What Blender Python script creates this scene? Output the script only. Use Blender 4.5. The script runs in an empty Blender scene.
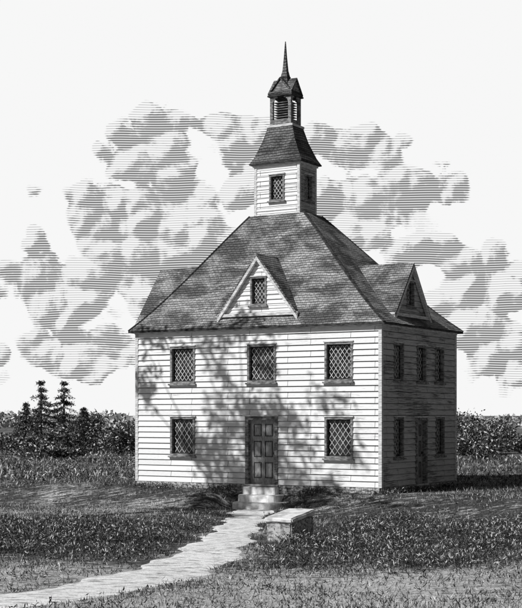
import bpy, math, random
import numpy as np
from mathutils import Vector, noise as mnoise
random.seed(4); rng=np.random.default_rng(4)
sc=bpy.context.scene
# ------------------------------------------------------------------ helpers
def sstep(x,a,b):
    t=np.clip((x-a)/(b-a),0,1); return t*t*(3-2*t)
class NT:
    def __init__(s,tree): s.t=tree; s.n=tree.nodes; s.l=tree.links
    def add(s,typ,**kw):
        n=s.n.new(typ)
        for k,v in kw.items(): setattr(n,k,v)
        return n
    def inp(s,n,i,v):
        if v is None: return
        if isinstance(v,bpy.types.NodeSocket): s.l.new(v,n.inputs[i])
        else: n.inputs[i].default_value=v
    def m(s,op,a,b=None,c=None,clamp=False):
        n=s.add('ShaderNodeMath',operation=op,use_clamp=clamp)
        s.inp(n,0,a); s.inp(n,1,b); s.inp(n,2,c); return n.outputs[0]
    def v(s,op,a,b=None):
        n=s.add('ShaderNodeVectorMath',operation=op); s.inp(n,0,a); s.inp(n,1,b)
        return n.outputs['Value'] if op in('LENGTH','DOT_PRODUCT') else n.outputs[0]
    def noise(s,vec,scale,detail=4,rough=.55,dist=0,dim='3D'):
        n=s.add('ShaderNodeTexNoise',noise_dimensions=dim); s.inp(n,'Vector',vec)
        n.inputs['Scale'].default_value=scale; n.inputs['Detail'].default_value=detail
        n.inputs['Roughness'].default_value=rough; n.inputs['Distortion'].default_value=dist
        return n.outputs['Fac']
    def vor(s,vec,scale):
        n=s.add('ShaderNodeTexVoronoi',feature='F1',voronoi_dimensions='2D'); s.inp(n,'Vector',vec)
        n.inputs['Scale'].default_value=scale
        return n.outputs['Distance']
    def ss(s,x,a,b,lo=0.,hi=1.):
        n=s.add('ShaderNodeMapRange',interpolation_type='SMOOTHSTEP'); s.inp(n,0,x)
        n.inputs[1].default_value=a; n.inputs[2].default_value=b
        n.inputs[3].default_value=lo; n.inputs[4].default_value=hi; return n.outputs[0]
    def mixf(s,f,a,b):
        n=s.add('ShaderNodeMix',data_type='FLOAT'); s.inp(n,0,f); s.inp(n,2,a); s.inp(n,3,b); return n.outputs[0]
    def scl(s,vec,sx,sy,sz,rot=0):
        n=s.add('ShaderNodeMapping'); s.inp(n,0,vec); n.inputs['Scale'].default_value=(sx,sy,sz)
        n.inputs['Rotation'].default_value=(0,0,rot); return n.outputs[0]
def newmat(name,rough=.85):
    m=bpy.data.materials.new(name); m.use_nodes=True
    t=NT(m.node_tree); b=t.n['Principled BSDF']
    b.inputs['Roughness'].default_value=rough
    b.inputs['Specular IOR Level'].default_value=.15
    return m,t,b
def setcol(t,b,val,bump=None,bs=.3,bd=.02):
    c=t.add('ShaderNodeCombineColor')
    for i in range(3): t.inp(c,i,val)
    t.l.new(c.outputs[0],b.inputs['Base Color'])
    if bump is not None:
        n=t.add('ShaderNodeBump'); n.inputs['Strength'].default_value=bs; n.inputs['Distance'].default_value=bd
        t.inp(n,'Height',bump); t.l.new(n.outputs[0],b.inputs['Normal'])
def uvn(t): return t.add('ShaderNodeTexCoord').outputs['UV']
def objn(t): return t.add('ShaderNodeTexCoord').outputs['Object']

# ------------------------------------------------------------------ materials
PITCH=.19
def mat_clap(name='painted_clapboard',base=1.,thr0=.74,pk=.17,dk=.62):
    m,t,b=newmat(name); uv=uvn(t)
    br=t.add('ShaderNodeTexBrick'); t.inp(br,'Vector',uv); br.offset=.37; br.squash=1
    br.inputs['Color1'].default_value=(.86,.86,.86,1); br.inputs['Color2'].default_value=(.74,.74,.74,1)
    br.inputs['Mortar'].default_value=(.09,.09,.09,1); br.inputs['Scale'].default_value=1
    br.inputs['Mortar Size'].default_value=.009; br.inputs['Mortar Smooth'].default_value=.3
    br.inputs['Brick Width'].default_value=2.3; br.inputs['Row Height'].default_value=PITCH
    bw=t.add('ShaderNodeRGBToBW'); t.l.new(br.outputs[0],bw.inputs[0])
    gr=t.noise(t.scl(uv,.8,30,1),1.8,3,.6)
    patch=t.noise(t.scl(uv,.35,.8,1,.5),1.0,3,.55,.4)  # diagonal patches: weathered grain plus dappled shadow streaks painted into the colour
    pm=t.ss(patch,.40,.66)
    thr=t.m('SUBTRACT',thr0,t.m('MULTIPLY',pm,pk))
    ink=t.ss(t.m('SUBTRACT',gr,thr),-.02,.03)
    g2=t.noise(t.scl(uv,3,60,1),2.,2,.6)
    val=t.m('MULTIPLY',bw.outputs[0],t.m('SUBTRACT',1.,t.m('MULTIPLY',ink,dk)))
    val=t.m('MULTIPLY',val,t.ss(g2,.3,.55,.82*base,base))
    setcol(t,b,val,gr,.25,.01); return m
def mat_shingle(name='roof_shingles',lo=.13,hi=.38):
    m,t,b=newmat(name); uv=uvn(t)
    wob=t.noise(uv,1.6,4)
    sep=t.add('ShaderNodeSeparateXYZ'); t.inp(sep,0,uv)
    cmb=t.add('ShaderNodeCombineXYZ'); t.inp(cmb,0,sep.outputs[0])
    t.inp(cmb,1,t.m('ADD',sep.outputs[1],t.m('MULTIPLY',wob,.16)))
    br=t.add('ShaderNodeTexBrick'); t.inp(br,'Vector',cmb.outputs[0]); br.offset=.47
    br.inputs['Color1'].default_value=(1,1,1,1); br.inputs['Color2'].default_value=(.72,.72,.72,1)
    br.inputs['Mortar'].default_value=(.35,.35,.35,1); br.inputs['Scale'].default_value=1
    br.inputs['Mortar Size'].default_value=.012; br.inputs['Mortar Smooth'].default_value=.5
    br.inputs['Brick Width'].default_value=.16; br.inputs['Row Height'].default_value=.10
    bw=t.add('ShaderNodeRGBToBW'); t.l.new(br.outputs[0],bw.inputs[0])
    ph=t.m('FRACT',t.m('DIVIDE',t.m('ADD',sep.outputs[1],t.m('MULTIPLY',wob,.16)),.10))
    row=t.ss(t.m('ABSOLUTE',t.m('SUBTRACT',ph,.5)),.26,.46,1.,.28)
    p=t.noise(t.scl(uv,.7,1.1,1,.6),1.1,6,.68,.6)
    tone=t.ss(p,.40,.62,lo,hi)
    gr=t.noise(t.scl(uv,3,16,1),4,3,.6)
    val=t.m('MULTIPLY',t.m('MULTIPLY',t.m('MULTIPLY',bw.outputs[0],row),tone),t.ss(gr,.35,.6,.6,1.3))
    setcol(t,b,val,row,.5,.025); return m
def mat_simple(name,lo,hi,scale=6,sx=1,sy=1,sz=1,rough=.85,spec=None):
    m,t,b=newmat(name,rough); n=t.noise(t.scl(objn(t),sx,sy,sz),scale,5,.6)
    setcol(t,b,t.ss(n,.38,.62,lo,hi),n,.4,.02)
    if spec is not None: b.inputs['Specular IOR Level'].default_value=spec
    return m
M_clap=mat_clap(); M_clap2=mat_clap('shaded_side_clapboard',.68,.62,.14,.7)  # second one is darkened: shade of the right-facing walls put into its colour
M_shin=mat_shingle('roof_shingles',.11,.40); M_shin2=mat_shingle('steeple_shingles',.07,.20)
M_trim=mat_simple('trim_paint',.42,.72,5,1,1,6)
M_case=mat_simple('window_casing_paint',.10,.30,6,1,1,3)
M_dark=mat_simple('dark_wood',.02,.07,6,1,1,3)
M_lat=mat_simple('lattice_lead',.38,.6,8)
M_door=mat_simple('door_wood',.22,.42,10,6,6,.7)
M_stone=mat_simple('foundation_stone',.12,.5,9,1,1,2)
M_step=mat_simple('step_stone',.6,.88,5)
M_block=mat_simple('block_stone',.45,.8,4)
gm,gt,gb=newmat('window_glass',.12); setcol(gt,gb,gt.ss(gt.noise(objn(gt),2.5,2),.35,.65,.01,.05)); gb.inputs['Specular IOR Level'].default_value=.4
M_glass=gm

# ------------------------------------------------------------------ mesh builder
class MB:
    def __init__(s): s.v=[]; s.f=[]; s.uv=[]; s.mi=[]
    def face(s,pts,uv=None,mi=0):
        pts=[Vector(p) for p in pts]
        i=len(s.v); s.v+=[tuple(p) for p in pts]; s.f.append(list(range(i,i+len(pts)))); s.mi.append(mi)
        if uv is None:
            n=(pts[1]-pts[0]).cross(pts[-1]-pts[0])
            if n.length<1e-9 and len(pts)>3: n=(pts[2]-pts[1]).cross(pts[3]-pts[1])
            n=n.normalized() if n.length>0 else Vector((0,0,1))
            if n.z<0: n=-n
            if abs(n.z)>.95: tt,bb=Vector((1,0,0)),Vector((0,1,0))
            else:
                tt=Vector((0,0,1)).cross(n).normalized(); bb=n.cross(tt)
            uv=[(p.dot(tt),p.dot(bb)) for p in pts]
        s.uv+=uv
    def box(s,x0,x1,y0,y1,z0,z1,mi=0):
        if x0>x1:x0,x1=x1,x0
        if y0>y1:y0,y1=y1,y0
        a=[(x0,y0,z0),(x1,y0,z0),(x1,y1,z0),(x0,y1,z0),(x0,y0,z1),(x1,y0,z1),(x1,y1,z1),(x0,y1,z1)]
        for q in((3,2,1,0),(4,5,6,7),(0,1,5,4),(1,2,6,5),(2,3,7,6),(3,0,4,7)): s.face([a[k] for k in q],mi=mi)
    def pbox(s,P,a0,a1,o0,o1,z0,z1,mi=0):
        c=[(a0,o0,z0),(a1,o0,z0),(a1,o1,z0),(a0,o1,z0),(a0,o0,z1),(a1,o0,z1),(a1,o1,z1),(a0,o1,z1)]
        c=[P(*k) for k in c]
        for q in((3,2,1,0),(4,5,6,7),(0,1,5,4),(1,2,6,5),(2,3,7,6),(3,0,4,7)): s.face([c[k] for k in q],mi=mi)
    def hexa(s,c,mi=0):
        for q in((3,2,1,0),(4,5,6,7),(0,1,5,4),(1,2,6,5),(2,3,7,6),(3,0,4,7)): s.face([c[k] for k in q],mi=mi)
    def tube(s,a,b,ra,rb,n=7):
        a=Vector(a); b=Vector(b); d=(b-a).normalized(); s1=d.cross(Vector((.3,.2,1))).normalized(); s2=d.cross(s1)
        for i in range(n):
            p=2*math.pi*i/n; q=2*math.pi*(i+1)/n
            v=lambda c,r,g:c+(s1*math.cos(g)+s2*math.sin(g))*r
            s.face([v(a,ra,p),v(a,ra,q),v(b,rb,q),v(b,rb,p)])
    def obj(s,name,mats,parent=None):
        me=bpy.data.meshes.new(name); me.from_pydata(s.v,[],s.f)
        ul=me.uv_layers.new(name='UVMap'); ul.data.foreach_set('uv',np.array(s.uv,dtype=np.float32).ravel())
        for m in (mats if isinstance(mats,(list,tuple)) else [mats]): me.materials.append(m)
        me.polygons.foreach_set('material_index',s.mi); me.update()
        o=bpy.data.objects.new(name,me); sc.collection.objects.link(o)
        if parent: o.parent=parent
        return o
# ------------------------------------------------------------------ house frame
TH=math.radians(30.7); CT,ST=math.cos(TH),math.sin(TH)
W,L,H=9.4,5.94,5.4
CX,CY=3.766,43.65
def toworld(lx,ly): t=W-lx; return (CX-CT*t+ST*ly, CY+ST*t+CT*ly)
house=bpy.data.objects.new('meeting_house',None); sc.collection.objects.link(house)
ox,oy=toworld(0,0); house.location=(ox,oy,0); house.rotation_euler=(0,0,-TH)
PF=lambda a,o,z:(a,-o,z)
PR=lambda a,o,z:(W+o,a,z)
PL=lambda a,o,z:(-o,L-a,z)
PB=lambda a,o,z:(W-a,L+o,z)

def clap(mb,P,z0,z1,lim,ops,uo=0,pitch=PITCH,dep=.036,mi=0):
    zr=math.floor(z0/pitch)*pitch
    while zr<z1-1e-4:
        za=max(zr,z0); zb=min(zr+pitch,z1)
        cuts=sorted({za,zb}|{z for o in ops for z in(o[2],o[3]) if za<z<zb})
        j=random.uniform(-.004,.007)
        out=lambda z:(dep+j)*(1-(z-zr)/pitch)+.004
        for i in range(len(cuts)-1):
            p,q=cuts[i],cuts[i+1]; mid=(p+q)/2
            l0,l1=lim(p),lim(q)
            holes=sorted([(o[0],o[1]) for o in ops if o[2]<mid<o[3]])
            segs=[]; left=None
            for h in holes: segs.append((left,h[0])); left=h[1]
            segs.append((left,None))
            for a,b_ in segs:
                a0=l0[0] if a is None else a; a1=l1[0] if a is None else a
                b0=l0[1] if b_ is None else b_; b1=l1[1] if b_ is None else b_
                if b0-a0<1e-4: continue
                mb.face([P(a0,out(p),p),P(b0,out(p),p),P(b1,out(q),q),P(a1,out(q),q)],
                        uv=[(a0+uo,p),(b0+uo,p),(b1+uo,q),(a1+uo,q)],mi=mi)
                if i==0: mb.face([P(a0,.0,p),P(b0,.0,p),P(b0,out(p),p),P(a0,out(p),p)],
                        uv=[(a0+uo,p)]*4,mi=mi)
        zr+=pitch
casing=MB(); lattice=MB(); glass=MB(); doors=MB(); trim=MB(); walls=MB(); dark=MB()
def window(P,ac,w,z0,z1,nx=4,cw=.075,bar=.018):
    a0,a1=ac-w/2,ac+w/2
    glass.pbox(P,a0-.02,a1+.02,-.16,-.10,z0-.02,z1+.02)
    for (p,q,r,s) in((a0-cw,a0,z0-cw,z1+cw),(a1,a1+cw,z0-cw,z1+cw)): casing.pbox(P,p,q,-.10,.055,r,s)
    casing.pbox(P,a0,a1,-.10,.055,z1,z1+cw); casing.pbox(P,a0,a1,-.10,.055,z0-cw,z0)
    casing.pbox(P,a0-cw-.05,a1+cw+.05,.0,.115,z0-cw-.055,z0-cw+.004)
    trim.pbox(P,a0-cw-.03,a1+cw+.03,.0,.085,z1+cw-.003,z1+cw+.035)
    s=.035
    dark.pbox(P,a0,a0+s,-.10,-.055,z0,z1); dark.pbox(P,a1-s,a1,-.10,-.055,z0,z1)
    dark.pbox(P,a0+s,a1-s,-.10,-.055,z0,z0+s); dark.pbox(P,a0+s,a1-s,-.10,-.055,z1-s,z1)
    A0,A1,Z0,Z1=a0+s,a1-s,z0+s,z1-s
    step=(A1-A0)/nx; sl=1.35
    for sg in(1,-1):
        k=-20
        while k<40:
            c=k*step*sl; k+=1
            pts=[]
            for a in(A0,A1):
                z=Z0+c+sg*sl*(a-A0)
                if Z0-1e-6<=z<=Z1+1e-6: pts.append((a,z))
            for z in(Z0,Z1):
                a=A0+(z-Z0-c)/(sg*sl)
                if A0+1e-6<a<A1-1e-6: pts.append((a,z))
            if len(pts)<2: continue
            p,q=pts[0],pts[1]
            d=Vector((q[0]-p[0],q[1]-p[1]))
            if d.length<.04: continue
            n=Vector((-d.y,d.x)).normalized()*bar/2
            of=-.093 if sg==1 else -.088
            c8=[]
            for oo in(of,of+.014):
                c8+=[P(p[0]+n.x,oo,p[1]+n.y),P(q[0]+n.x,oo,q[1]+n.y),P(q[0]-n.x,oo,q[1]-n.y),P(p[0]-n.x,oo,p[1]-n.y)]
            lattice.hexa(c8)
    return (a0,a1,z0,z1)
def door(P,ac,w,z0,z1,cw=.12):
    a0,a1=ac-w/2,ac+w/2
    doors.pbox(P,a0,a1,-.14,-.09,z0,z1)
    casing.pbox(P,a0-cw,a0,-.14,.06,z0-.0,z1+cw); casing.pbox(P,a1,a1+cw,-.14,.06,z0,z1+cw)
    casing.pbox(P,a0,a1,-.14,.06,z1,z1+cw)
    trim.pbox(P,a0-cw-.06,a1+cw+.06,0,.13,z1+cw-.003,z1+cw+.05)
    ww=(w-.14*3)/2
    hs=[(z0+.20,z0+.72),(z0+.90,z0+1.42),(z0+1.58,z1-.14)]
    for i in range(2):
        p=a0+.14+i*(ww+.14)
        for (q,r) in hs:
            if r-q<.1: continue
            e=.022
            for (aa,bb,cc,dd) in((p,p+e,q,r),(p+ww-e,p+ww,q,r),(p+e,p+ww-e,q,q+e),(p+e,p+ww-e,r-e,r)):
                dark.pbox(P,aa,bb,-.09,-.072,cc,dd)
            doors.pbox(P,p+.05,p+ww-.05,-.092,-.078,q+.05,r-.05)
    dark.pbox(P,a1-.09,a1-.05,-.09,-.03,z0+.98,z0+1.06)
    trim.pbox(P,a0-cw-.02,a1+cw+.02,-.14,.1,z0-.06,z0-.002)
    return (a0,a1,z0-.06,z1)
ZB=.19
opF=[]
for a in(1.93,5.06,7.92):
    w=.86 if a!=5.06 else .94
    opF.append(window(PF,a,w,3.62,4.74,5))
for a in(1.93,7.92): opF.append(window(PF,a,.86,1.16,2.34,4))
opF.append(door(PF,5.06,1.0,.2,2.32))
opR=[window(PR,a,.56,3.64,4.72,3) for a in(1.25,3.02,4.5)]+[window(PR,a,.56,1.16,2.34,3) for a in(1.25,4.55)]
opR.append(door(PR,3.0,.72,.2,2.3,.09))
opL=[window(PL,a,.6,3.64,4.72,3) for a in(1.4,4.5)]+[window(PL,a,.6,1.16,2.34,3) for a in(1.4,4.5)]
opB=[window(PB,a,.86,3.62,4.74,4) for a in(1.9,4.7,7.5)]+[window(PB,a,.86,1.16,2.34,4) for a in(1.9,4.7,7.5)]
clap(walls,PF,ZB,H-.12,lambda z:(.0,W),opF,0)
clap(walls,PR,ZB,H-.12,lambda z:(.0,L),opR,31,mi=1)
clap(walls,PL,ZB,H-.12,lambda z:(.0,L),opL,57)
clap(walls,PB,ZB,H-.12,lambda z:(.0,W),opB,83)
for (x,y) in((0,0),(W,0),(0,L),(W,L)):
    sx=1 if x==0 else -1; sy=1 if y==0 else -1
    trim.box(x-sx*.046,x+sx*.07,y-sy*.046,y-sy*.001,ZB,H-.12)
    trim.box(x-sx*.046,x-sx*.001,y+sy*.001,y+sy*.07,ZB,H-.12)
trim.box(-.06,W+.06,-.06,.1,H-.12,H+.02); trim.box(-.06,W+.06,L-.1,L+.06,H-.12,H+.02)
trim.box(W-.1,W+.06,.1,L-.1,H-.12,H+.02); trim.box(-.06,.1,.1,L-.1,H-.12,H+.02)
fd=MB()
fd.box(.01,W-.01,.01,.35,-1.0,ZB); fd.box(.01,W-.01,L-.35,L-.01,-1.0,ZB); fd.box(W-.35,W-.01,.35,L-.35,-1.0,ZB); fd.box(.01,.35,.35,L-.35,-1.0,ZB)
def stones(P,n):
    for (zz0,zz1) in((-.5,-.17),(-.16,-.01),(0,.09),(.095,ZB-.006)):
        a=0.02
        while a<n-.1:
            w=random.uniform(.14,.26); b_=min(a+w,n-.02)
            fd.pbox(P,a+.006,b_-.006,-.012,random.uniform(.02,.045),zz0+.004,zz1)
            a=b_
stones(PF,W); stones(PR,L); stones(PL,L); stones(PB,W)
fo=fd.obj('foundation',M_stone,house)

# ------------------------------------------------------------------ roof
OV=.22; TX0,TX1,TY0,TY1=3.15,5.35,2.36,3.62; ZT=9.45
roof=MB()
E=[(-OV,-OV),(W+OV,-OV),(W+OV,L+OV),(-OV,L+OV)]; T=[(TX0,TY0),(TX1,TY0),(TX1,TY1),(TX0,TY1)]
NS=10
def prof(t): return t, (ZT-H)*(t*1.0-.22*t*(1-t)*(1-t))+H
l=lambda A,B,t:(A[0]+(B[0]-A[0])*t,A[1]+(B[1]-A[1])*t)
for i in range(4):
    j=(i+1)%4
    for k in range(NS):
        t0,z0=prof(k/NS); t1,z1=prof((k+1)/NS)
        roof.face([(*l(E[i],T[i],t0),z0),(*l(E[j],T[j],t0),z0),(*l(E[j],T[j],t1),z1),(*l(E[i],T[i],t1),z1)])
roof.face([(*t,ZT) for t in T])
for (x0,x1,y0,y1) in((-OV,W+OV,-OV,-OV+.03),(-OV,W+OV,L+OV-.03,L+OV),(W+OV-.03,W+OV,-OV+.03,L+OV-.03),(-OV,-OV+.03,-OV+.03,L+OV-.03)):
    dark.box(x0,x1,y0,y1,H-.075,H-.004)
trim.box(-OV+.03,W+OV-.03,-OV+.03,-.06,H-.03,H-.012); trim.box(-OV+.03,W+OV-.03,L+.06,L+OV-.03,H-.03,H-.012)
trim.box(W+.06,W+OV-.03,-.06,L+.06,H-.03,H-.012); trim.box(-OV+.03,-.06,-.06,L+.06,H-.03,H-.012)
for i in range(4):
    for k in range(NS):
        t0,z0=prof(k/NS); t1,z1=prof((k+1)/NS)
        a=Vector((*l(E[i],T[i],t0),z0)); b_=Vector((*l(E[i],T[i],t1),z1))
        d=(b_-a).normalized(); s_=d.cross(Vector((0,0,1))).normalized()*.04; u_=s_.cross(d).normalized()*.02
        dark.hexa([a-s_-u_,a+s_-u_,b_+s_-u_,b_-s_-u_,a-s_+u_*1.2,a+s_+u_*1.2,b_+s_+u_*1.2,b_-s_+u_*1.2])

def dormer(P,ac,hw,zb,za,ridge,win_w,wz0,wz1,uo,mi=0):
    th=.07; fr=.16
    lim=lambda z:(ac-hw*(za-z)/(za-zb),ac+hw*(za-z)/(za-zb))
    op=[window(P,ac,win_w,wz0,wz1,3,.06,.016)]
    clap(walls,P,zb,za-.02,lim,op,uo,.15,.03,mi)
    k=(za-zb)/hw
    for sg in(-1,1):
        at=lambda a_off,o,dz:P(ac+sg*a_off,o,za+.1-k*a_off+dz)
        w_=hw+.14
        zz=-th*1.2
        c=[at(0,fr,zz),at(w_,fr,zz),at(w_,-ridge,zz),at(0,-ridge,zz),at(0,fr,0),at(w_,fr,0),at(w_,-ridge,0),at(0,-ridge,0)]
        roof.hexa(c)
        r0=-.02-th*1.2
        c=[]
        for oo in(fr-.10,fr+.012):
            c+=[at(0,oo,r0-.13),at(w_-.02,oo,r0-.13),at(w_-.02,oo,r0+.012),at(0,oo,r0+.012)]
        trim.hexa(c)
    trim.pbox(P,ac-hw-.12,ac+hw+.12,-.05,fr-.02,zb-.09,zb+.01)
dormer(lambda a,o,z:(a,.10-o,z),4.88,1.42,5.84,7.72,1.75,.50,6.16,7.0,110)
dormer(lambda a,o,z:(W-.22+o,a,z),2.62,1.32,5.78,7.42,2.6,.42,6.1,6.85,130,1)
dormer(lambda a,o,z:(-.02-o,3.3-a,z),1.6,1.45,5.70,7.60,2.6,.42,6.1,6.85,150)

# ------------------------------------------------------------------ tower
TCX,TCY=4.25,2.98; tw,tl=1.75,1.15
x0,x1,y0,y1=TCX-tw/2,TCX+tw/2,TCY-tl/2,TCY+tl/2
tb,tt_=8.95,11.15
Pf=lambda a,o,z:(x0+a,y0-o,z); Pr=lambda a,o,z:(x1+o,y0+a,z); Pl=lambda a,o,z:(x0-o,y1-a,z); Pb=lambda a,o,z:(x1-a,y1+o,z)
o1=[window(Pf,tw*.50,.48,9.98,10.78,3,.06,.016)]
o2=[window(Pr,tl*.52,.40,9.98,10.78,3,.05,.016)]
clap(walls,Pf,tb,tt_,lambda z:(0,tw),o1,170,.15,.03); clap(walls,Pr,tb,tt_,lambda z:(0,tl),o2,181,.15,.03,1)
clap(walls,Pl,tb,tt_,lambda z:(0,tl),[window(Pl,tl/2,.40,9.98,10.78,3,.05,.016)],190,.15,.03); clap(walls,Pb,tb,tt_,lambda z:(0,tw),[],197,.15,.03)
for (x,y) in((x0,y0),(x1,y0),(x0,y1),(x1,y1)):
    sx=1 if x==x0 else -1; sy=1 if y==y0 else -1
    trim.box(x-sx*.04,x+sx*.06,y-sy*.04,y-sy*.001,tb,tt_); trim.box(x-sx*.04,x-sx*.001,y+sy*.001,y+sy*.06,tb,tt_)
def ring(mb,cx,cy,hx,hy,z0,z1): mb.box(cx-hx,cx+hx,cy-hy,cy+hy,z0,z1)
ring(trim,TCX,TCY,tw/2+.08,tl/2+.08,tt_,tt_+.07)
ring(dark,TCX,TCY,tw/2+.17,tl/2+.17,tt_+.07,tt_+.12)
def frust(mb,levels,cx=TCX,cy=TCY,cap=True):
    for (a,b_) in zip(levels[:-1],levels[1:]):
        A=[(cx-a[0],cy-a[1],a[2]),(cx+a[0],cy-a[1],a[2]),(cx+a[0],cy+a[1],a[2]),(cx-a[0],cy+a[1],a[2])]
        B=[(cx-b_[0],cy-b_[1],b_[2]),(cx+b_[0],cy-b_[1],b_[2]),(cx+b_[0],cy+b_[1],b_[2]),(cx-b_[0],cy+b_[1],b_[2])]
        for i in range(4):
            j=(i+1)%4; mb.face([A[i],A[j],B[j],B[i]])
    if cap: mb.face(B)
troof=MB()
z0_=tt_+.12
frust(troof,[(tw/2+.16,tl/2+.16,z0_),(tw/2+.03,tl/2+.05,z0_+.22),(.66,.50,z0_+.75),(.50,.40,z0_+1.26)])
zl=z0_+1.26
ring(trim,TCX,TCY,.52,.43,zl,zl+.08)
lw,ll=.42,.36; zh=zl+1.08
for sx in(-1,1):
    for sy in(-1,1):
        casing.box(TCX+sx*lw,TCX+sx*(lw-.11),TCY+sy*ll,TCY+sy*(ll-.11),zl+.08,zh)
ring(dark,TCX,TCY,.20,.15,zl+.08,zh)
for s in range(9):
    zz=zl+.2+s*.085
    ring(casing,TCX,TCY,lw-.10,ll-.10,zz,zz+.018)
for sg in(-1,1):
    casing.box(TCX-lw+.11,TCX+lw-.11,TCY+sg*ll-sg*.003,TCY+sg*(ll-.06),zl+.08,zl+.26)
    casing.box(TCX+sg*lw-sg*.003,TCX+sg*(lw-.06),TCY-ll+.11,TCY+ll-.11,zl+.08,zl+.26)
    for q in range(5):
        w_=lw-.11
        zz=zh-.26+q*.052
        for s2 in(-1,1):
            aa=w_*math.sqrt(max(0,1-((q+.5)/5)**2))
            casing.box(TCX+s2*w_,TCX+s2*aa,TCY+sg*(ll-.004),TCY+sg*(ll-.06),zz,zz+.052)
            w2=ll-.11; a2=w2*math.sqrt(max(0,1-((q+.5)/5)**2))
            casing.box(TCX+sg*(lw-.004),TCX+sg*(lw-.06),TCY+s2*w2,TCY+s2*a2,zz,zz+.052)
ring(dark,TCX,TCY,lw+.07,ll+.07,zh,zh+.05)
ring(casing,TCX,TCY,lw+.03,ll+.03,zh+.05,zh+.10)
zg=zh+.10; ga=zg+.50
for sg in(-1,1):
    casing.face([(TCX-lw,TCY+sg*(ll+.0),zg),(TCX+lw,TCY+sg*ll,zg),(TCX,TCY+sg*ll,ga-.03)])
    casing.face([(TCX+sg*lw,TCY-ll,zg),(TCX+sg*lw,TCY+ll,zg),(TCX+sg*lw,TCY,ga-.03)])
    for s2 in(-1,1):
        c=[]
        for y in(-ll-.05,ll+.05):
            c+=[(TCX,TCY+y,ga),(TCX+s2*(lw+.06),TCY+y,zg-.03),(TCX+s2*(lw+.06),TCY+y,zg+.03),(TCX,TCY+y,ga+.06)]
        if sg==1: troof.hexa([c[0],c[1],c[5],c[4],c[3],c[2],c[6],c[7]])
        c=[]
        for x in(-lw-.05,lw+.05):
            c+=[(TCX+x,TCY,ga-.004),(TCX+x,TCY+s2*(ll+.06),zg-.034),(TCX+x,TCY+s2*(ll+.06),zg+.026),(TCX+x,TCY,ga+.056)]
        if sg==1: troof.hexa([c[0],c[1],c[5],c[4],c[3],c[2],c[6],c[7]])
    casing.box(TCX-.05,TCX+.05,TCY+sg*(ll+.012),TCY+sg*(ll-.01),zg+.08,zg+.24)
frust(troof,[(.18,.16,zg+.3),(.13,.12,ga+.12),(.08,.075,ga+.35),(.045,.045,ga+.8),(.012,.012,ga+1.38)])
ring(dark,TCX,TCY,.14,.13,ga+.10,ga+.14)
troof.obj('steeple_roof',M_shin2,house)
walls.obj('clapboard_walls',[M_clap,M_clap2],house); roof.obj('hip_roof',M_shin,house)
trim.obj('trim',M_trim,house); casing.obj('window_and_door_casings',M_case,house)
dark.obj('sashes_and_eaves',M_dark,house); lattice.obj('window_lattice',M_lat,house)
glass.obj('window_glass',M_glass,house); doors.obj('doors',M_door,house)

# ------------------------------------------------------------------ terrain
def terr(X,Y):
    X=np.asarray(X,float); Y=np.asarray(Y,float)
    dx=X-CX; dy=Y-CY; lx=W+dx*CT-dy*ST; ly=dx*ST+dy*CT
    door_=sstep(lx,3.6,4.3)*(1-sstep(lx,6.2,6.9))
    z=-.56*((1-door_)*sstep(-ly,.1,2.6)+door_*sstep(-ly,-.15,.55))
    far=sstep(np.hypot(X,Y-44),8,20)
    z=z+.035*np.sin(X*.9+1.3*np.sin(Y*.37))*np.sin(Y*.71+.6)*sstep(-ly,.3,3)
    z=z+far*.10*np.sin(X*.21+2)*np.sin(Y*.17)
    return z
pathY=[18,20,22,24.5,27.6,30,33,37.2,40.8,43.2,44.75]
pathL=[-13,-9.2,-6.5,-4.2,-2.75,-2.1,-1.6,-1.25,-1.0,-.95,-.98]
pathR=[-8,-5.6,-3.8,-2.1,-1.0,-.5,-.25,-.05,.15,.32,.5]
def pl(Y): return np.interp(Y,pathY,pathL)+.12*np.sin(Y*2.3)+.06*np.sin(Y*6.1)
def pr(Y): return np.interp(Y,pathY,pathR)+.12*np.sin(Y*1.9+1)+.06*np.sin(Y*5.3)
xs=np.concatenate([-np.geomspace(3000,12,36),np.arange(-11,11.01,.25),np.geomspace(12,3000,36)])
ys=np.concatenate([-np.geomspace(500,2,12),np.arange(2,16,2.),np.arange(16,52,.25),np.geomspace(52.5,4000,60)])
XX,YY=np.meshgrid(xs,ys); ZZ=terr(XX,YY)
def gridmesh(name,XX,YY,ZZ,mat):
    ny,nx=XX.shape; v=np.stack([XX,YY,ZZ],-1).reshape(-1,3)
    i=np.arange(ny*nx).reshape(ny,nx)
    f=np.stack([i[:-1,:-1],i[:-1,1:],i[1:,1:],i[1:,:-1]],-1).reshape(-1,4)
    me=bpy.data.meshes.new(name); me.from_pydata(v.tolist(),[],f.tolist()); me.materials.append(mat); me.update()
    me.polygons.foreach_set('use_smooth',[True]*len(f))
    o=bpy.data.objects.new(name,me); sc.collection.objects.link(o); return o
m,t,b=newmat('meadow_ground'); oc=objn(t)
st=t.noise(t.scl(oc,1.3,4.5,1),1.8,5,.68,.6); pa=t.noise(t.scl(oc,.18,.3,1),1.,3,.6)
fine=t.noise(t.scl(oc,6,14,1),2.4,2,.6)
sep=t.add('ShaderNodeSeparateXYZ'); t.inp(sep,0,oc)
near=t.ss(sep.outputs[1],25.,33.,.13,-.05)
thr=t.m('ADD',t.m('ADD',st,near),t.m('MULTIPLY',t.m('SUBTRACT',pa,.5),.7))
val=t.ss(thr,.42,.64,.06,.52); val=t.m('MULTIPLY',val,t.ss(fine,.38,.58,.40,1.15))
setcol(t,b,val,fine,.5,.05); M_gr=m
gridmesh('ground',XX,YY,ZZ,M_gr)
m,t,b=newmat('path_dirt'); oc=objn(t)
st=t.noise(t.scl(oc,1.4,7,1,-.2),2.2,4,.65,.5); fn=t.noise(oc,26,3,.6)
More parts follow.
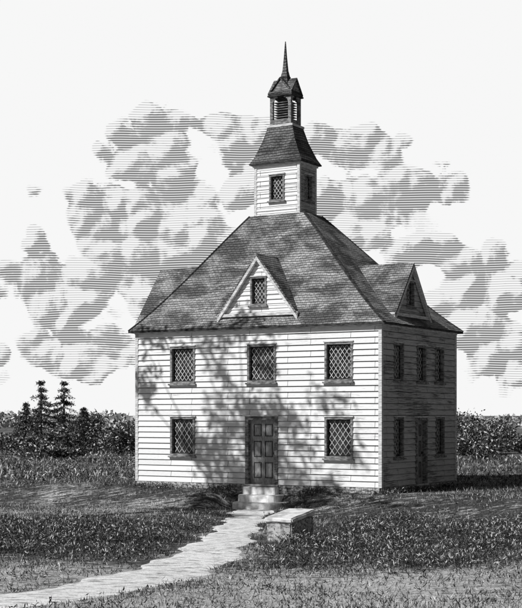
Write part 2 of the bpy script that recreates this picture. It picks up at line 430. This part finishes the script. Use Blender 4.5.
val=t.m('MULTIPLY',t.ss(st,.40,.48,.20,.86),t.ss(fn,.36,.5,.7,1.)); setcol(t,b,val,fn,.5,.03)
Yp=np.arange(18,44.76,.1); tt=np.linspace(0,1,24)
PX=pl(Yp)[:,None]*(1-tt)+pr(Yp)[:,None]*tt; PY=np.repeat(Yp[:,None],24,1)
PZ=terr(PX,PY)+.022-.03*(np.abs(tt-.5)*2)**6
gridmesh('footpath',PX,PY,PZ,m)

stp=MB()
def slab(mb,cx,cy,w,d,z0,z1,n=16):
    pts=[(cx-w/2,cy)]
    for i in range(n+1):
        a=math.pi*(i/n); x=-math.cos(a)
        pts.append((cx+x*w/2,cy-d*(.6+.4*math.sin(a)**.6)+random.uniform(-.012,.012)))
    pts.append((cx+w/2,cy))
    s=lambda p,k:(cx+(p[0]-cx)*k,cy+(p[1]-cy)*k)
    lv=[(z0,1),(z1-.05,1.0),(z1-.015,.985),(z1,.955)]
    for (za,ka),(zb,kb) in zip(lv[:-1],lv[1:]):
        for i in range(len(pts)-1):
            p,q=pts[i],pts[i+1]
            mb.face([(*s(p,ka),za),(*s(q,ka),za),(*s(q,kb),zb),(*s(p,kb),zb)])
    mb.face([(*s(p,.955),z1) for p in pts])
slab(stp,5.12,-.06,1.25,.36,-.3,.12); slab(stp,5.22,-.06,1.45,.74,-.6,-.12); slab(stp,5.36,-.06,1.72,1.22,-.9,-.34)
stp.obj('stone_steps',M_step,house)
import bmesh
def rough_block(name,w,d,h,mat,loc,rot,sub=6,amp=.02):
    bm=bmesh.new(); bmesh.ops.create_cube(bm,size=1)
    for v in bm.verts:
        v.co.x*=w; v.co.y*=d; v.co.z=(v.co.z+.5)*h
    bmesh.ops.bevel(bm,geom=bm.edges[:],offset=.03,segments=2,affect='EDGES')
    bmesh.ops.subdivide_edges(bm,edges=[e for e in bm.edges if e.calc_length()>.3],cuts=sub,use_grid_fill=True)
    for v in bm.verts:
        n=mnoise.noise_vector(v.co*3.1+Vector(loc)); v.co+=n*amp; v.co+=mnoise.noise_vector(v.co*11)*amp*.4
    me=bpy.data.meshes.new(name); bm.to_mesh(me); bm.free(); me.materials.append(mat)
    o=bpy.data.objects.new(name,me); sc.collection.objects.link(o); o.location=loc; o.rotation_euler=rot; return o
BX,BY=.72,34.2
blk=bpy.data.objects.new('stone_mounting_block',None); sc.collection.objects.link(blk)
blk.location=(BX,BY,float(terr(BX,BY))); blk.rotation_euler=(0,0,math.radians(-24))
b1=rough_block('base',.66,1.45,.58,M_stone,(0,0,-.06),(0,0,0)); b1.parent=blk
b2=rough_block('top_slab',.75,1.58,.12,M_block,(0,0,.515),(math.radians(5),0,0),6,.018); b2.parent=blk

# ------------------------------------------------------------------ vegetation
def leafmat(name,val):
    m,t,b=newmat(name); n=t.noise(objn(t),3.,1); setcol(t,b,t.ss(n,.3,.7,val*.7,val*1.3)); return m
L_d=leafmat('leaf_dark',.032); L_m=leafmat('leaf_mid',.09); L_l=leafmat('leaf_pale',.50)
def quads(name,C,size,asp,mats,probs,up=.0,parent=None,tri=False,mi=None):
    n=len(C); d=rng.normal(size=(n,3)); d[:,2]=d[:,2]*(1-up)+up*2.2*np.abs(rng.normal(size=n)+.6)
    d/=np.linalg.norm(d,axis=1)[:,None]
    s=np.cross(d,rng.normal(size=(n,3))); s/=np.linalg.norm(s,axis=1)[:,None]
    Ln=(size*rng.uniform(.55,1.35,n))[:,None]; wd=Ln*asp
    if tri:
        V=np.stack([C-s*wd*.5,C+s*wd*.5,C+d*Ln+rng.normal(size=(n,3))*Ln*.12],1); k=3
    else:
        V=np.stack([C,C+d*Ln*.5+s*wd*.5,C+d*Ln,C+d*Ln*.5-s*wd*.5],1); k=4
    me=bpy.data.meshes.new(name); me.vertices.add(n*k); me.vertices.foreach_set('co',V.reshape(-1).astype(np.float32))
    me.loops.add(n*k); me.loops.foreach_set('vertex_index',np.arange(n*k,dtype=np.int32))
    me.polygons.add(n); me.polygons.foreach_set('loop_start',np.arange(0,n*k,k,dtype=np.int32))
    for mm in mats: me.materials.append(mm)
    if mi is None: mi=rng.choice(len(mats),n,p=probs)
    me.polygons.foreach_set('material_index',mi.astype(np.int32)); me.update(calc_edges=True)
    o=bpy.data.objects.new(name,me); sc.collection.objects.link(o)
    if parent: o.parent=parent
    return o
def nz(X,Y,f,s=0): return np.sin(X*f+s+1.7*np.sin(Y*f*.8+s))*np.sin(Y*f*1.3+s*2+1.1*np.sin(X*f*.6))
def onhouse(X,Y,pad=.06):
    dx=X-CX; dy=Y-CY; lx=W+dx*CT-dy*ST; ly=dx*ST+dy*CT
    a=(lx>-pad)&(lx<W+pad)&(ly>-pad)&(ly<L+pad)
    s=(lx>4.3)&(lx<6.4)&(ly>-1.4)&(ly<.1)
    return a|s
def onpath(X,Y): return (X>pl(Y))&(X<pr(Y))&(Y<44.9)
def onblock(X,Y): return (np.abs(X-BX)<.66)&(np.abs(Y-BY)<1.05)
n=250000
Y=20+ (rng.random(n)**1.2)*60; X=rng.uniform(-1,1,n)*(Y*.2+1.2)
dens=.5+.5*nz(X,Y,.9)+.35*nz(X,Y,2.7,1)
keep=(~onhouse(X,Y))&(~onpath(X,Y))&(~onblock(X,Y))&(rng.random(n)<np.where(Y<28,.46,.75)*(.28+dens))
X,Y=X[keep],Y[keep]
C=np.stack([X,Y,terr(X,Y)-.01],1)
quads('grass',C,.105+.0016*np.clip(Y-40,0,50),.16,[L_d,L_m,L_l],[.52,.25,.23],up=.7,tri=True)
def weeds(name,X,Y,hh,per,tall=0):
    m=len(X); Xr=np.repeat(X,per); Yr=np.repeat(Y,per); hr=np.repeat(hh,per); k=len(Xr)
    q=rng.random(k); sp=.06+.10*q
    Xp=Xr+rng.normal(size=k)*sp; Yp_=Yr+rng.normal(size=k)*sp
    C=np.stack([Xp,Yp_,terr(Xp,Yp_)+q*hr],1)
    r=rng.random(k); mi=np.where(r<.05+.26*q**2,2,np.where(r<.50,1,0)); mi=np.where((mi==2)&(q<.4),0,mi)
    return quads(name,C,.085,.22,[L_d,L_m,L_l],None,up=.5,mi=mi)
def patchy(X,Y,edge,s):
    f=.5+.5*nz(X,Y,1.1,s)*.7+.35*nz(X,Y,2.9,s+1)
    return rng.random(len(X))<np.clip(edge,0,1)*np.clip(.12+1.15*f,0,1)
n=7400
Y=rng.uniform(26.5,43,n); X=rng.uniform(-9,-.5,n)
edge=np.minimum(np.minimum((pl(Y)-.1-X)/.6,(Y-29.6-1.6*nz(X,Y,.9)-.6*nz(X,Y,2.3))/1.8),(39.9+1.8*nz(X,Y,.7,2)-Y)/3)
k=patchy(X,Y,edge,3)
hgt=lambda X,Y,s:.09+.14*np.clip(.4+nz(X,Y,1.3,s),0,1)+.20*np.clip(nz(X,Y,2.1,s+2)-.3,0,1)+.18*rng.random(len(X))**4
X,Y=X[k],Y[k]; weeds('weed_patch',X,Y,hgt(X,Y,3),20)
n=12000
Y=rng.uniform(25.0,43,n); X=rng.uniform(-.6,9,n)
lb=np.interp(Y,[25,28.5,32,32.9,33.6,37,42.5],[1.2,.15,.0,.3,1.4,2.0,3.6])
edge=np.minimum(np.minimum((X-np.maximum(lb,pr(Y)+.1)-.25*nz(X,Y,1.9))/.5,(Y-27.4-1.7*nz(X,Y,.75,1)-.6*nz(X,Y,2.3))/1.8),(40.6+1.6*nz(X,Y,.6,2)-Y)/4)
k=patchy(X,Y,edge,5)&(~onblock(X,Y))
X,Y=X[k],Y[k]; weeds('weed_patch',X,Y,hgt(X,Y,5),19)
# scattered low tufts on the lawn between the weeds and the wall, and in the foreground
n=2600
Y=rng.uniform(21.5,46,n); X=rng.uniform(-1,1,n)*(Y*.2+.5)
k=(~onhouse(X,Y,.3))&(~onpath(X,Y))&(~onblock(X,Y))&((Y>38)|(Y<30))&(nz(X,Y,1.7,1)+.6*nz(X,Y,4,2)>.15)
X,Y=X[k],Y[k]; weeds('lawn_tufts',X,Y,.04+.09*rng.random(len(X))**2,9)
lx=rng.uniform(-1.2,W+.4,700); ly=-rng.exponential(.16,700)-.10
kk=~((lx>4.0)&(lx<6.6))&(np.sin(lx*2.1)+np.sin(lx*5.3+1)>.1); lx,ly=lx[kk],ly[kk]
lx2=W+.10+rng.exponential(.16,260); ly2=rng.uniform(-.2,L+1,260); k2=np.sin(ly2*3)>-.2
lx=np.concatenate([lx,lx2[k2]]); ly=np.concatenate([ly,ly2[k2]])
tX=CX-CT*(W-lx)+ST*ly; tY=CY+ST*(W-lx)+CT*ly
weeds('wall_foot_weeds',tX,tY,.05+.13*rng.random(len(tX))**2,9)
def bush(name,X,Y,w,h,nl,ls):
    z0=float(terr(X,Y)); lobes=[]
    for i in range(9):
        a=random.uniform(0,6.28); r=random.random()**.5*w*.42
        lobes.append((X+math.cos(a)*r,Y+math.sin(a)*r,z0+h*random.uniform(.2,.72)*(1-.45*r/(w*.42)),random.uniform(.12,.24)*w,random.uniform(.16,.28)*h))
    root=bpy.data.objects.new(name,None); sc.collection.objects.link(root)
    mb=MB()
    for lb_ in lobes: mb.tube((X+random.uniform(-.15,.15),Y,z0-.1),lb_[:3],.05,.015,5)
    mb.obj('stems',M_dark,root)
    Cs=[]; mis=[]
    for lb_ in lobes:
        m_=nl//9; d=rng.normal(size=(m_,3)); d/=np.linalg.norm(d,axis=1)[:,None]
        r=rng.random(m_)**.4*(1+.3*np.sin(d[:,0]*6+lb_[0])*np.sin(d[:,2]*7))
        c=np.array(lb_[:3])+d*r[:,None]*np.array([lb_[3],lb_[3],lb_[4]]); Cs.append(c)
        q=rng.random(m_)
        mis.append(np.where(q<.20,2,np.where(q<.6,1,0)))
    C=np.concatenate(Cs); mi=np.concatenate(mis); ok=C[:,2]>z0
    quads('foliage',C[ok],ls,.5,[L_d,L_m,L_l],None,parent=root,mi=mi[ok])
    return root
S=1391.
def wx(px,d): return (px-261)/S*d
for (px,d,w,h) in((8,96,4.6,1.6),(27,84,4.2,2.0),(48,94,4.2,2.1),(60,78,3.4,1.2),(77,88,4.2,2.4),(98,92,4.4,3.5),(118,84,4.2,3.0),(136,96,4,3.0),
                  (463,88,3.8,4.1),(480,80,3.4,2.9),(496,92,4.0,3.3),(512,98,4.6,2.0),(528,90,4,1.9)):
    bush('bush',wx(px,d),d,w,h,2300,.18)
def pine(px,d,h,w):
    X=wx(px,d); z0=float(terr(X,d)); root=bpy.data.objects.new('pine_tree',None); sc.collection.objects.link(root)
    mb=MB()
    lv=[(.12,0),(.09,.4),(.05,.8),(.015,1)]
    for (a,b_) in zip(lv[:-1],lv[1:]): mb.tube((X,d,z0+a[1]*h),(X,d,z0+b_[1]*h),a[0],b_[0],8)
    Cs=[]
    for tier in range(11):
        f=tier/10; z=z0+h*(.10+.86*f); R=w/2*(1-f)**.9*random.uniform(.72,1.25)+.07
        for k in range(9 if f<.8 else 5):
            a=random.uniform(0,6.28); e=Vector((X+math.cos(a)*R,d+math.sin(a)*R,z-.22*R)); s=Vector((X,d,z+.1))
            mb.tube(s,e,.025,.006,4)
            m_=62; tt=rng.random(m_)**.7; c=np.array(s)[None]*(1-tt)[:,None]+np.array(e)[None]*tt[:,None]
            c+=rng.normal(size=(m_,3))*np.array([.09,.09,.045]); Cs.append(c)
    mb.obj('trunk_and_limbs',M_dark,root)
    quads('needles',np.concatenate(Cs),.15,.35,[L_d,L_m,L_l],[.6,.3,.10],parent=root)
pine(41,88,4.7,4.2); pine(64,91,4.7,3.8); pine(26,97,3.2,2.6); pine(84,99,2.9,2.2)
n=14000; a=rng.uniform(-.34,.34,n); d=rng.uniform(250,330,n); X=a*d
hgt_=1.7+.8*np.sin(X*.11)+.7*np.sin(X*.37+1)+.4*np.sin(X*.9)
Z=rng.random(n)**.8*np.maximum(hgt_,.4)
far_d=leafmat('far_leaf',.20); far_l=leafmat('far_leaf_pale',.5)  # paler greys, aerial haze put into the leaf colour
quads('distant_tree_line',np.stack([X,d,Z],1),1.0,.7,[far_d,far_l],[.65,.35])
n=52000; Y=rng.uniform(50,100,n); X=rng.uniform(-1,1,n)*(Y*.2+2)
k=(nz(X,Y,.35,4)+.5*nz(X,Y,1.1))>-.1; k&=(X<0)|(rng.random(n)<.35); k&=~onhouse(X,Y); X,Y=X[k],Y[k]
quads('rough_meadow_growth',np.stack([X,Y,terr(X,Y)+rng.random(len(X))**3*.3],1),.19,.22,[L_d,L_m,L_l],[.40,.30,.30],up=.5)

# a tall open-crowned tree on the lawn to the left; lightly dapples the front of the house
def big_tree(X,Y,h):
    root=bpy.data.objects.new('shade_tree',None); sc.collection.objects.link(root)
    rs=random.Random(23); mb=MB(); z0=float(terr(X,Y)); Cs=[]
    top=Vector((X+.3,Y+.2,z0+h*.56))
    mb.tube((X,Y,z0-.2),top,.28,.15,10)
    for k in range(20):
        a=k*2.4+rs.uniform(-.4,.4); el=rs.uniform(.35,1.25); ln=rs.uniform(.18,.33)*h
        if math.cos(a)>.1: el=max(el,.62)
        s=Vector((X,Y,z0)).lerp(top,rs.uniform(.88,1)); d=Vector((math.cos(a)*math.cos(el),math.sin(a)*math.cos(el),math.sin(el)))
        m1=s+d*ln*.5+Vector((0,0,.2)); e=s+d*ln
        mb.tube(s,m1,.05,.03,7); mb.tube(m1,e,.03,.01,6)
        for j in range(3):
            f=rs.uniform(.4,1); p=s.lerp(e,f)
            q=p+Vector((rs.uniform(.3,1.5),rs.uniform(-.6,.3),rs.uniform(-.9,-.1)))
            mb.tube(p,q,.018,.006,4)
            g=rng.random((80,1)); c=np.array(p)*(1-g)+np.array(q+(q-p)*.7)*g+rng.normal(size=(80,3))*np.array([.24,.24,.08]); Cs.append(c)
    mb.obj('trunk_and_limbs',M_dark,root)
    quads('foliage',np.concatenate(Cs),.24,.6,[L_d,L_m,L_l],[.5,.4,.1],parent=root)
big_tree(-13.0,36.4,21.5)

# ------------------------------------------------------------------ world
w=bpy.data.worlds.new('World'); sc.world=w; w.use_nodes=True; t=NT(w.node_tree); t.n.clear()
w.cycles.sampling_method='MANUAL'; w.cycles.sample_map_resolution=256
SE,SV=math.radians(40),Vector((-.8,-.6,0))
out=t.add('ShaderNodeOutputWorld')
sky=t.add('ShaderNodeTexSky',sky_type='NISHITA'); sky.sun_disc=False; sky.sun_elevation=SE; sky.sun_rotation=math.atan2(SV.x,SV.y)%(2*math.pi)
bw=t.add('ShaderNodeRGBToBW'); t.l.new(sky.outputs[0],bw.inputs[0])
bg1=t.add('ShaderNodeBackground'); t.inp(bg1,0,t.m('MULTIPLY',bw.outputs[0],.66)); bg1.inputs[1].default_value=.05
dirv=t.add('ShaderNodeTexCoord').outputs['Generated']
sp=t.add('ShaderNodeSeparateXYZ'); t.inp(sp,0,dirv)
yy=t.m('MAXIMUM',sp.outputs[1],.15)
u=t.m('DIVIDE',sp.outputs[0],yy); v=t.m('DIVIDE',sp.outputs[2],yy)
cb=t.add('ShaderNodeCombineXYZ'); t.inp(cb,0,u); t.inp(cb,1,v); P2=cb.outputs[0]
blobs=[(150,150,40,38),(172,195,40,52),(110,228,60,42),(150,272,90,44),(60,292,46,46),(85,350,80,26),
 (232,126,38,12),(248,178,26,36),(352,148,48,22),(345,215,40,46),(405,200,62,26),(435,255,40,18),(470,292,56,48),(495,345,36,40)]
F=None
for (bx_,by_,rx,ry) in blobs:
    c=((bx_-261)/S,(415-by_)/S,0); s_=(S/rx,S/ry,0)
    q=t.v('LENGTH',t.v('MULTIPLY',t.v('SUBTRACT',P2,c),s_)); f=t.m('SUBTRACT',1.08,q)
    F=f if F is None else t.m('MAXIMUM',F,f)
def height(P):
    return t.m('SUBTRACT',t.noise(P,26,5,.58,.2,'2D'),t.m('MULTIPLY',t.vor(P,40),.55))
h1=height(P2); h2=height(t.v('ADD',P2,(-.0036,.0046,0)))
F=t.m('ADD',F,t.m('MULTIPLY',t.m('SUBTRACT',h1,.20),1.9))
shade=t.ss(t.m('SUBTRACT',h2,h1),-.11,.07,.28,.76)
den=t.m('SUBTRACT',t.m('MULTIPLY',t.m('MULTIPLY',t.ss(F,.0,.22),shade),1.1),.16)
wob=t.noise(t.scl(P2,1,.6,1),18,1,.5,0,'2D')
ph=t.m('FRACT',t.m('ADD',t.m('MULTIPLY',v,S/2.35),t.m('MULTIPLY',wob,1.6)))
tri=t.m('ABSOLUTE',t.m('SUBTRACT',t.m('MULTIPLY',ph,2.),1.))
ink=t.ss(t.m('SUBTRACT',den,tri),-.2,.2)
val=t.mixf(ink,.93,.20)
cc=t.add('ShaderNodeCombineColor')
for i in range(3): t.inp(cc,i,val)
bg2=t.add('ShaderNodeBackground'); t.l.new(cc.outputs[0],bg2.inputs[0]); bg2.inputs[1].default_value=1.
mx=t.add('ShaderNodeMixShader'); t.inp(mx,0,t.ss(sp.outputs[1],.76,.925)); t.l.new(bg1.outputs[0],mx.inputs[1]); t.l.new(bg2.outputs[0],mx.inputs[2])
t.l.new(mx.outputs[0],out.inputs[0])
sd=bpy.data.lights.new('sun','SUN'); sd.energy=4.3; sd.angle=math.radians(.5); sd.color=(1,1,1)
so=bpy.data.objects.new('sun',sd); sc.collection.objects.link(so)
S3=Vector((SV.x*math.cos(SE),SV.y*math.cos(SE),math.sin(SE))); so.rotation_euler=(-S3).to_track_quat('-Z','Y').to_euler()
cd=bpy.data.cameras.new('camera'); cam=bpy.data.objects.new('camera',cd); sc.collection.objects.link(cam); sc.camera=cam
cam.location=(0,0,2.48); cam.rotation_euler=(math.radians(90),0,0)
cd.sensor_width=36; cd.lens=1391/608*36; cd.shift_y=111/608; cd.clip_end=6000
sc.view_settings.view_transform='Standard'; sc.view_settings.look='None'; sc.view_settings.exposure=0
